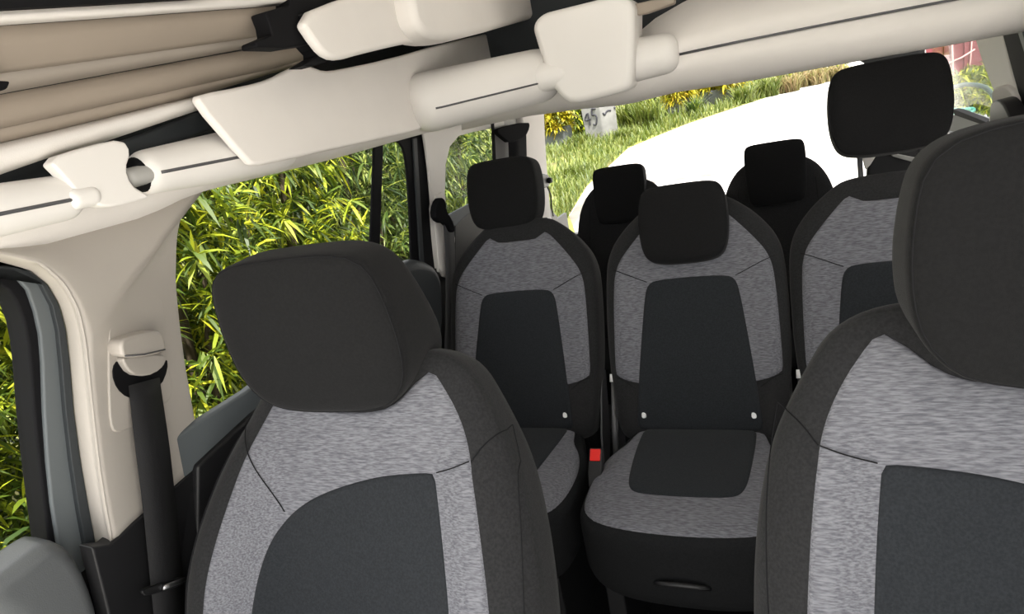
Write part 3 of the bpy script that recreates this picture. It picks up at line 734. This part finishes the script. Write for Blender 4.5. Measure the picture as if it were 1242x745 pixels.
a0 = lw(540,470,.03)
sb2 = thing('seat_belt', tuple(a0), 'black seat belt and loop on the pillar beside the left middle row seat', 'seat belt', 'seat belts')
w2 = loft('webbing', [resample([lw(537,262,.03), lw(541,310,.022), lw(540,400,.018), lw(538,470,.016)], 12), resample([lw(550,268,.03), lw(552,310,.022), lw(551,400,.018), lw(549,470,.016)], 12)], mat('grey_webbing', (0.045,0.045,0.047), .7, spec=.3, bump=.3, bscale=500), None, .0015)
gl = lslab('belt_guide', chaikin([(528,262),(531,245),(536,239),(541,243),(542,256),(549,266),(553,280),(549,283),(543,271),(534,270)],1), .04, .02, M_DULL, None, .004)
rebase(sb2, [w2, gl])
a0 = lw(630,255,.05)
sb3 = thing('seat_belt', tuple(a0), 'black seat belt coming down from the roof behind the left middle row headrest', 'seat belt', 'seat belts')
w3 = loft('webbing', [resample([lw(616,160,.045), lw(620,255,.045)], 6), resample([lw(638,156,.045), lw(640,255,.045)], 6)], M_DULL, None, .0015)
gl = lslab('belt_guide', chaikin([(603,160),(606,155),(642,147),(643,155),(638,166),(620,174),(612,168)],1), .055, .02, M_DULL, None, .004)
rebase(sb3, [w3, gl])
a0 = lw(660,228,.05)
an = thing('belt_anchor', tuple(a0), 'small black belt anchor on the beige rear left pillar', 'belt anchor')
o1 = lslab('anchor_body', chaikin([(650,213),(664,210),(668,216),(667,226),(660,229),(650,228)],1), .05, .03, M_PLAS, None, .005)
o2 = tube('anchor_bolt', [lw(666,219,.055), lw(668,218.5,.06)], .012, M_DMET, None, 12)
o3 = tube('release_cord', [lw(664,227,.05), lw(668,236,.05), lw(669,252,.045), lw(671,262,.04)], .003, M_PLAS)
rebase(an, [o1, o2, o3])
a0 = rw(1212,170,.03)
sb4 = thing('seat_belt', tuple(a0), 'black belt guide on the right pillar behind the driver side headrest', 'seat belt', 'seat belts')
o1 = rslab('belt_guide', chaikin([(1200,150),(1200,128),(1206,121),(1214,123),(1222,138),(1227,152),(1226,160),(1212,162),(1200,162)],1), .045, .035, M_PLAS, None, .008)
o2 = rslab('tongue', chaikin([(1208,159),(1214,157),(1221,150),(1224,152),(1219,160),(1212,164)],1), .052, .005, M_METAL, None, .001)
o3 = rslab('webbing', [(1196,160),(1222,156),(1226,330),(1204,330)], .03, .004, M_BELT)
rebase(sb4, [o1, o2, o3]); o2['label'] = 'steel tongue'
# ------------------------------------------------------------------ outside
GZ = -.5
road = struct(box('ground', -60, 60, -20, 120, GZ-.2, GZ, M_ROAD))
def gp(px, py): return atz(px, py, GZ)
M_DIRT = mat('road_joint', (0.20,0.185,0.16), 1.0, var=.3, scale=3)
def gp0(px, py): return atz(px, py, GZ+.006)
struct(slab('trim_46', [gp0(745,226),(gp0(800,218.5)),gp0(870,209.5),gp0(871,211.5),gp0(800,221),gp0(745,229)], NZ, .005, M_DIRT))
struct(slab('trim_47', [gp0(676,290),gp0(686,268),gp0(700,248),gp0(728,226),gp0(734,229),gp0(708,254),gp0(694,276),gp0(688,296)], NZ, .005, M_DIRT))
# grass verge on the left of the road
edge = [gp(676,300), gp(690,262), gp(712,226), gp(735,205), gp(762,180), gp(800,164), gp(835,150), gp(880,135), gp(940,115), gp(1000,99), gp(1040,90)]
e2 = [Vector((p.x, p.y, GZ+.02)) for p in edge]
e2[-1].y = min(e2[-1].y, 70)
vp_ = [Vector((-1.25,-3,GZ+.02)), Vector((-1.35,4,GZ+.02)), Vector((-1.6,6.0,GZ+.02))] + e2[1:] + [Vector((e2[-1].x, 110, GZ+.02)), Vector((-58,110,GZ+.02)), Vector((-58,-3,GZ+.02))]
struct(slab('trim_39', vp_, NZ, .1, M_VERGE, None, 0))

def blade(vs, fs, p, d, up, L, w, bend=.4, seg=3):
    side = d.cross(up)
    if side.length < 1e-4: side = Vector((1,0,0))
    side.normalize(); b = len(vs)
    for i in range(seg+1):
        t = i/seg; ww = w*(1-t)**.7*min(1, .55+1.6*t) if i < seg else 0
        c = p + up*(L*t*(1-.3*bend*t)) + d*(L*bend*t*t)
        if i < seg: vs.append(c-side*ww/2); vs.append(c+side*ww/2)
        else: vs.append(c)
    for i in range(seg-1): fs.append((b+2*i, b+2*i+1, b+2*i+3, b+2*i+2))
    fs.append((b+2*seg-2, b+2*seg-1, b+2*seg))

def rdir(zmin=-.3, zmax=1):
    while True:
        v = Vector((random.uniform(-1,1), random.uniform(-1,1), random.uniform(-1,1)))
        if .1 < v.length < 1:
            v.normalize()
            if zmin <= v.z <= zmax: return v

def leaf(vs, fs, p, d, L, w, droop):
    """a lance-shaped leaf from p along d"""
    side = d.cross(Vector((0,0,1))); side = side.normalized() if side.length > 1e-3 else Vector((1,0,0))
    side = (side + rdir(-1)*.5).normalized(); nn = side.cross(d); b = len(vs)
    prof = [(0,.25),(.3,1),(.65,.8),(1,0)]
    for t, ww in prof:
        c = p + d*L*t + Vector((0,0,-droop*L*t*t))
        if ww: vs.append(c-side*w*ww/2+nn*w*.12); vs.append(c+side*w*ww/2+nn*w*.12)
        else: vs.append(c)
    fs.append((b,b+1,b+3,b+2)); fs.append((b+2,b+3,b+5,b+4)); fs.append((b+4,b+5,b+6))

def bush(name, label, cat, base, rx, ry, h, nw, nl, L, w, m, group=None, z0=.1, out=0.0, droop=.35, up=.35, stems=7):
    root = thing(name, base, label, cat, group)
    vs, fs, sv = [], [], []
    for i in range(nw):
        a = random.uniform(0, 2*math.pi); rr = random.random()**.45; z = random.uniform(z0, 1)
        k = math.sqrt(max(.1, 1-(max(0, z-.45)/.6)**2))
        p = Vector((math.cos(a)*rr*rx*k, math.sin(a)*rr*ry*k, z*h))
        ax = (Vector((math.cos(a)*.7, math.sin(a)*.7, up)) + rdir(-1)*.6).normalized()
        for j in range(nl):
            q_ = rdir(-1); q_ = (q_ - ax*q_.dot(ax)).normalized(); d = (ax*random.uniform(.15,1.1) + q_).normalized()
            leaf(vs, fs, p + ax*random.uniform(-L*.5, L*.15), d, L*random.uniform(.6,1.2), w*random.uniform(.7,1.2), droop*random.uniform(.3,1.4))
    obj('foliage', vs, fs, m, root, True, False)
    bv, bf = [], []
    for i in range(stems):
        a = random.uniform(0, 6.28); q0 = Vector((math.cos(a)*rx*.15, math.sin(a)*ry*.15, -.02)); q1 = Vector((math.cos(a)*rx*.6, math.sin(a)*ry*.6, h*random.uniform(.6,.95)))
        b = len(bv); r0 = .012+.006*h
        for t in (0,.5,1):
            c = q0.lerp(q1, t) + Vector((0,0,.1*h*math.sin(t*math.pi)))
            for k in range(5):
                an = 2*math.pi*k/5; bv.append(c+Vector((math.cos(an), math.sin(an), 0))*r0*(1-.7*t))
        for i2 in range(2):
            for k in range(5): bf.append((b+i2*5+k, b+i2*5+(k+1)%5, b+i2*5+5+(k+1)%5, b+i2*5+5+k))
    obj('stems', bv, bf, M_BARK, root, True, True)
    return root

GV = GZ+.02
hedge = [
 (-2.15,-.15,.55,.55,1.75,M_LEAF,'yellow-green long-leaved shrub seen through the front left window'),
 (-2.25, .75,.60,.60,2.15,M_LEAF,'dark green shrub edge just behind the left centre pillar'),
 (-2.15,1.65,.62,.60,2.20,M_LEAF,'long-leaved yellow-green shrub behind the front part of the left door window'),
 (-2.35,2.55,.65,.62,2.30,M_LEAF,'tall bright yellow-green shrub in the middle of the left door window'),
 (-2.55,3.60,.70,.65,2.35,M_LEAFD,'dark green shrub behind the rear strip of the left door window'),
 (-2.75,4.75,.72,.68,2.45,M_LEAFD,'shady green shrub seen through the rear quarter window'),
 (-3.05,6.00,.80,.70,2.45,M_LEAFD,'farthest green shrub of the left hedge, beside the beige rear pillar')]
for x, y, rx, ry, h, m, lab in hedge:
    bush('shrub', lab, 'shrub', (x, y, GV), rx, ry, h, 820, 14, .125, .0165, m, 'shrubs along the left side of the car', .08)
# bank of shrubs behind them, shade put into the leaf colour
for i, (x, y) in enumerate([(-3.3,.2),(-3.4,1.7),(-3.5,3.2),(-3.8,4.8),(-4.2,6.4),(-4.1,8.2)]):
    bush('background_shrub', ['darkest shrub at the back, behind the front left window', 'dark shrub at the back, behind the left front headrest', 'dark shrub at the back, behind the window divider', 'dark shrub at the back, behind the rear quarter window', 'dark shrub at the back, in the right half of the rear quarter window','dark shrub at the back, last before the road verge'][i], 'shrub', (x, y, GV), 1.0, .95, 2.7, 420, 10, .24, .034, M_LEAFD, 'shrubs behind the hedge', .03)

# long grass on the verge
gv, gf = [], []
for i in range(9000):
    t = random.random()**1.6; k = t*(len(e2)-2); j = int(k); f = k-j
    p = e2[j].lerp(e2[min(j+1, len(e2)-1)], f) if j < len(e2)-1 else e2[-1]
    depth = random.random()**1.3
    dist = (p-CAM).length
    p = p + Vector((-1,.15,0))*depth*dist*.30
    sz = .13+.010*dist
    d = rdir(-.1,.1); d.z = 0
    blade(gv, gf, Vector((p.x, p.y, GV-.01)), d, Vector((0,0,1)), sz*random.uniform(.5,1.3), .012+.0022*dist, random.uniform(.2,.8))
gr = obj('grass', gv, gf, M_LEAFG, None, True, False)
gr['kind'] = 'stuff'; tag(gr, 'long sunlit grass on the verge along the left of the road', 'grass')

def at_base(px, py):
    p = gp(px, py); return p, (p-CAM).dot(_f)/FPX
# concrete post box with the hand-painted number
p, k = at_base(733, 170)
box_root = thing('concrete_box', (p.x, p.y, GV), 'tapered pale concrete box with hand-painted black 45 on the grass verge', 'concrete box')
u = Vector((p.x-CAM.x, p.y-CAM.y, 0)).normalized(); v = Vector((u.y, -u.x, 0))      # away / to the right
wl, wr, hh = 21*k, 20*k, 74*k
def P3d(a, b, z): return v*a + u*b + Vector((0,0,z))
z0 = -.03
bot = [P3d(-wl, .15*wl, z0), P3d(0, -.35*wl, z0), P3d(wr*.9, .2*wr, z0), P3d(wr*.5, wl*1.3, z0), P3d(-wl*.6, wl*1.3, z0)]
top = [P3d(-wl*1.15, .15*wl, hh), P3d(-wl*.02, -.30*wl, hh), P3d(wr*1.0, .2*wr, hh), P3d(wr*.55, wl*1.25, hh), P3d(-wl*.65, wl*1.25, hh)]
vs = bot+top; fs = [(0,1,2,3,4)[::-1],(5,6,7,8,9)] + [(i,(i+1)%5,5+(i+1)%5,5+i) for i in range(5)]
bb = obj('body', vs, fs, M_CONC, box_root, False); bevel(bb, .04, 2)
def face_pt(face, a, z):      # a in 0..1 along the face, z in 0..1 up, a little proud
    i = face; j = face+1
    lo = bot[i].lerp(bot[j], a); hi = top[i].lerp(top[j], a); q = lo.lerp(hi, z)
    n = (bot[j]-bot[i]).cross(Vector((0,0,1))).normalized()
    return q + n*.012
def stroke(face, pts, r, nm='painted_mark'):
    return tube(nm, [face_pt(face, a, z) for a, z in chaikin(pts, 2, False)], r*k, M_PAINT, bb, 6)
# the 4, the 5, and the marks on the other face
stroke(0, [(0.289,0.46),(0.138,0.39),(0.155,0.35),(0.432,0.37)], .9, 'painted_number')
stroke(0, [(0.348,0.47),(0.365,0.38),(0.365,0.28)], .9, 'painted_number')
stroke(0, [(0.793,0.51),(0.575,0.52)], .9, 'painted_number')
stroke(0, [(0.592,0.52),(0.541,0.41),(0.642,0.43),(0.776,0.41),(0.785,0.34),(0.684,0.26),(0.541,0.28)], .9, 'painted_number')
stroke(1, [(.16,0.43),(.22,0.38),(.42,0.45),(.66,0.44)], 1.0)
for a, z in ((.55,0.66),(.78,0.60),(.90,0.46),(.85,0.72),(.95,0.54),(.5,0.76)):
    stroke(1, [(a,z),(a+.03,z+.01),(a+.06,z)], 1.3)

def planter(px0, px1, py, hpx, label):
    (a, ka), (b, kb) = at_base(px0, py + .18*(0)), at_base(px1, py - .19*(px1-px0))
    c = (a+b)/2; k_ = (ka+kb)/2; L_ = (b-a); ln = L_.length; ax = L_.normalized(); ay = Vector((-ax.y, ax.x, 0)); h = hpx*k_
    root = thing('planter', (c.x, c.y, GV), label, 'planter', 'dark planters on the verge')
    w = ln*.28; vs = []
    for (f, z) in ((.88,0),(1.0,h),(.94,h),(.90,h*.82)):
        for sx, sy in ((-1,-1),(1,-1),(1,1),(-1,1)): vs.append(ax*sx*ln/2*f + ay*sy*w*f + Vector((0,0,z)))
    fs = [(3,2,1,0)]
    for r in range(3):
        for i in range(4): fs.append((r*4+i, r*4+(i+1)%4, r*4+4+(i+1)%4, r*4+4+i))
    t_ = obj('trough', vs, fs, M_POT, root, False); bevel(t_, .02, 2)
    obj('soil', [vs[12+i]+Vector((0,0,.005)) for i in range(4)], [(0,1,2,3)], M_BARK, root, False)
    return root, c, h, ln
def yellow(c, r, h, z, label, m=None, n=150, L=.3, group='yellow shrubs on the verge'):
    return bush('yellow_shrub', label, 'shrub', (c[0], c[1], z), r*1.2, r*.9, h*1.15, n, 9, L, .10, m or M_LEAFY, group, .02, stems=4)
def tuft(px, py, wpx, hpx, label, m, n=160, bend=.7, group='grass clumps on the verge'):
    p, k_ = at_base(px, py); root = thing('grass_clump', (p.x, p.y, GV), label, 'grass clump', group)
    vs, fs = [], []
    for i in range(n):
        d = rdir(-.1,.1); d.z = 0; d.normalize(); q = Vector((random.uniform(-.5,.5)*wpx*k_, random.uniform(-.5,.5)*wpx*k_*.6, 0))
        blade(vs, fs, q, d, Vector((0,0,1)), hpx*k_*random.uniform(.6,1.1), 2.2*k_, random.uniform(.3,1)*bend, 4)
    obj('blades', vs, fs, m, root, True, False); return root

r1_, c1, h1, ln1 = planter(660, 697, 181, 22, 'dark trough planter nearest the rear left pillar, left of the concrete box')
r2_, c2, h2, ln2 = planter(810, 840, 141, 17, 'dark planter on the verge to the right of the concrete box')
r3_, c3, h3, ln3 = planter(852, 900, 130, 17, 'long dark planter on the verge near the top of the rear window')
yellow((c1.x, c1.y), ln1*.50, 40*ln1/37, GV+h1*.8, 'yellow leafed shrub growing in the trough left of the concrete box', n=190, L=.34)
p, k = at_base(699, 170); yellow((p.x, p.y+.8), 12*k, 52*k, GV, 'olive green shrub between the yellow shrub and the concrete box', M_LEAF, 120, .3)
yellow((c2.x, c2.y), ln2*.55, 30*ln2/30, GV+h2*.8, 'orange-yellow shrub growing in the planter right of the concrete box', n=170, L=.4)
yellow((c3.x, c3.y), ln3*.55, 26*ln3/48, GV+h3*.8, 'golden shrub growing in the long planter near the top of the rear window', n=190, L=.45)
tuft(764,158,22,46,'tall yellow-green grass clump just right of the concrete box', M_LEAFG, 170)
tuft(787,158,28,44,'broad grass clump with striped shadows left of the small dark planter', M_LEAFG, 190)
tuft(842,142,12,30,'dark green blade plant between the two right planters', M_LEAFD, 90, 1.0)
tuft(902,126,20,28,'arching green grass clump to the right of the long planter', M_LEAFG, 170, 1.0)
tuft(930,118,26,32,'large arching pale green grass clump half way along the road edge', M_LEAFG, 190, 1.0)
tuft(958,112,22,28,'pale straw and green grass clump on the road edge', M_STRAW, 170, 1.0)
tuft(985,104,26,26,'dry straw coloured grass clump near the raised headrest', M_STRAW, 180, 1.0)
tuft(1012,98,22,24,'reddish dry grass clump touching the raised headrest', M_STRAW, 160, .8)
for px, py, lab in ((705,178,'low bright grass tuft at the left foot of the concrete box'),(758,170,'low grass tuft at the right foot of the concrete box'),(700,215,'grass tuft on the verge corner beside the beige rear pillar')):
    tuft(px, py, 30, 18, lab, M_LEAFG, 150, .8)
# tall background growth that closes the view above the verge
for i, (px, py, hp, wp, lab) in enumerate([(690,150,90,70,'tall green background bush behind the trough planter'),(790,135,70,70,'tall pale background bush behind the grass clumps'),(880,112,60,80,'tall background bush behind the long planter'),(985,92,50,80,'tall background bush at the far end of the verge')]):
    p, k = at_base(px, py)
    bush('background_bush', lab, 'shrub', (p.x, p.y, GV), wp*.5*k, wp*.3*k, hp*k, 260, 9, 9*k, 2.2*k, M_LEAF, 'bushes along the back of the verge', .02, stems=5)

# right: red steel gate with pale pipes, shrubs and hose behind the quarter window
def far(px, py, d): 
    w_ = ray(px, py); return CAM + w_*d
D = 14.0
ga = far(1120, 132, D); gb = far(1240, 112, D)
g0 = Vector((ga.x, ga.y, GZ)); g1 = Vector((gb.x, gb.y, GZ)); ax = (g1-g0).normalized(); ay = Vector((-ax.y, ax.x, 0)); ln = (g1-g0).length
gate = thing('steel_gate', tuple((g0+g1)/2), 'red painted steel gate with pale pipes behind the right rear quarter window', 'gate')
o = (g0+g1)/2
def gpt(a, z, n=0): return g0 + ax*ln*a + Vector((0,0,z)) - ay*n - o
sh_ = slab('panel', [gpt(-.3,0),gpt(1.2,0),gpt(1.2,2.6),gpt(-.3,2.6)], -ay, .05, M_GATE, gate, 0)
def on_gate(px, py):
    q = hit(px, py, o, ay); return q - o - ay*.03
tube('pipe', [on_gate(1146,78), on_gate(1165,70), on_gate(1181,60)], .016, M_PIPE, gate, 8)
tube('pipe', [on_gate(1153,40), on_gate(1154,70), on_gate(1155,100)], .02, M_PIPE, gate, 8)
tube('pipe', [on_gate(1178,40), on_gate(1176,72), on_gate(1172,95)], .014, M_PIPE, gate, 8)
for a in (-.2,.0,.2,.4,.6,.8,1.0):
    slab('rib', [gpt(a,.05,.03),gpt(a+.03,.05,.03),gpt(a+.03,2.55,.03),gpt(a,2.55,.03)], -ay, .03, M_GATE, gate, 0)
p = far(1165, 128, 9.5); bush('shrub', 'pale sunlit shrub in front of the red gate behind the right rear quarter window', 'shrub', (p.x, p.y, GV), .75, .5, p.z-GZ+.42, 300, 9, .16, .03, M_LEAF, None, .05)
p = far(1190, 118, 12.0); bush('shrub', 'shrub at the right foot of the red gate, next to the pillar', 'shrub', (p.x, p.y, GV), .5, .4, p.z-GZ+.55, 220, 9, .16, .04, M_LEAF, None, .05)
p = far(1180, 105, 8.2)
def hz(px, py): return far(px, py, 8.2) - Vector((p.x, p.y, GZ))
hose = thing('garden_hose', (p.x, p.y, GZ), 'teal hose looping over the shrubs behind the right rear quarter window', 'hose')
tube('hose_line', [Vector(q) for q in chaikin([hz(1120,160), hz(1135,118), hz(1160,103), hz(1185,102), hz(1204,110), hz(1225,170), Vector((hz(1225,170).x,hz(1225,170).y,.0))], 3, False)], .028, mat('dark_teal_hose', (.025,.05,.045), .5), hose, 8)
tube('hose_line', [Vector(q) for q in chaikin([hz(1140,131), hz(1160,134), hz(1182,131), hz(1180,136), hz(1160,139), hz(1140,133)], 3, False)], .022, M_HOSE, hose, 8)

# ------------------------------------------------------------------ light
wd = bpy.data.worlds.new('world'); S.world = wd; wd.use_nodes = True
nt = wd.node_tree; bg = nt.nodes['Background']
sky = nt.nodes.new('ShaderNodeTexSky'); sky.sky_type = 'HOSEK_WILKIE'; sky.turbidity = 7; sky.ground_albedo = .5
sd = Vector((.40,-.32,.86)).normalized(); sky.sun_direction = sd
mixn = nt.nodes.new('ShaderNodeMix'); mixn.data_type = 'RGBA'; mixn.inputs[0].default_value = .75
nt.links.new(sky.outputs[0], mixn.inputs[6]); mixn.inputs[7].default_value = (1.0,.985,.95,1)
nt.links.new(mixn.outputs[2], bg.inputs['Color']); bg.inputs['Strength'].default_value = 1.3
sl = bpy.data.lights.new('sun', 'SUN'); sl.energy = 4.5; sl.angle = R(2); sl.color = (1,.95,.86)
so = bpy.data.objects.new('sun', sl); COL.objects.link(so)
so.rotation_euler = (-sd).to_track_quat('-Z', 'Y').to_euler(); so.location = (3, 6, 8)

S.view_settings.view_transform = 'Standard'; S.view_settings.look = 'None'
S.view_settings.gamma = 1.0; S.view_settings.use_curve_mapping = False
S.view_settings.exposure = 1.6
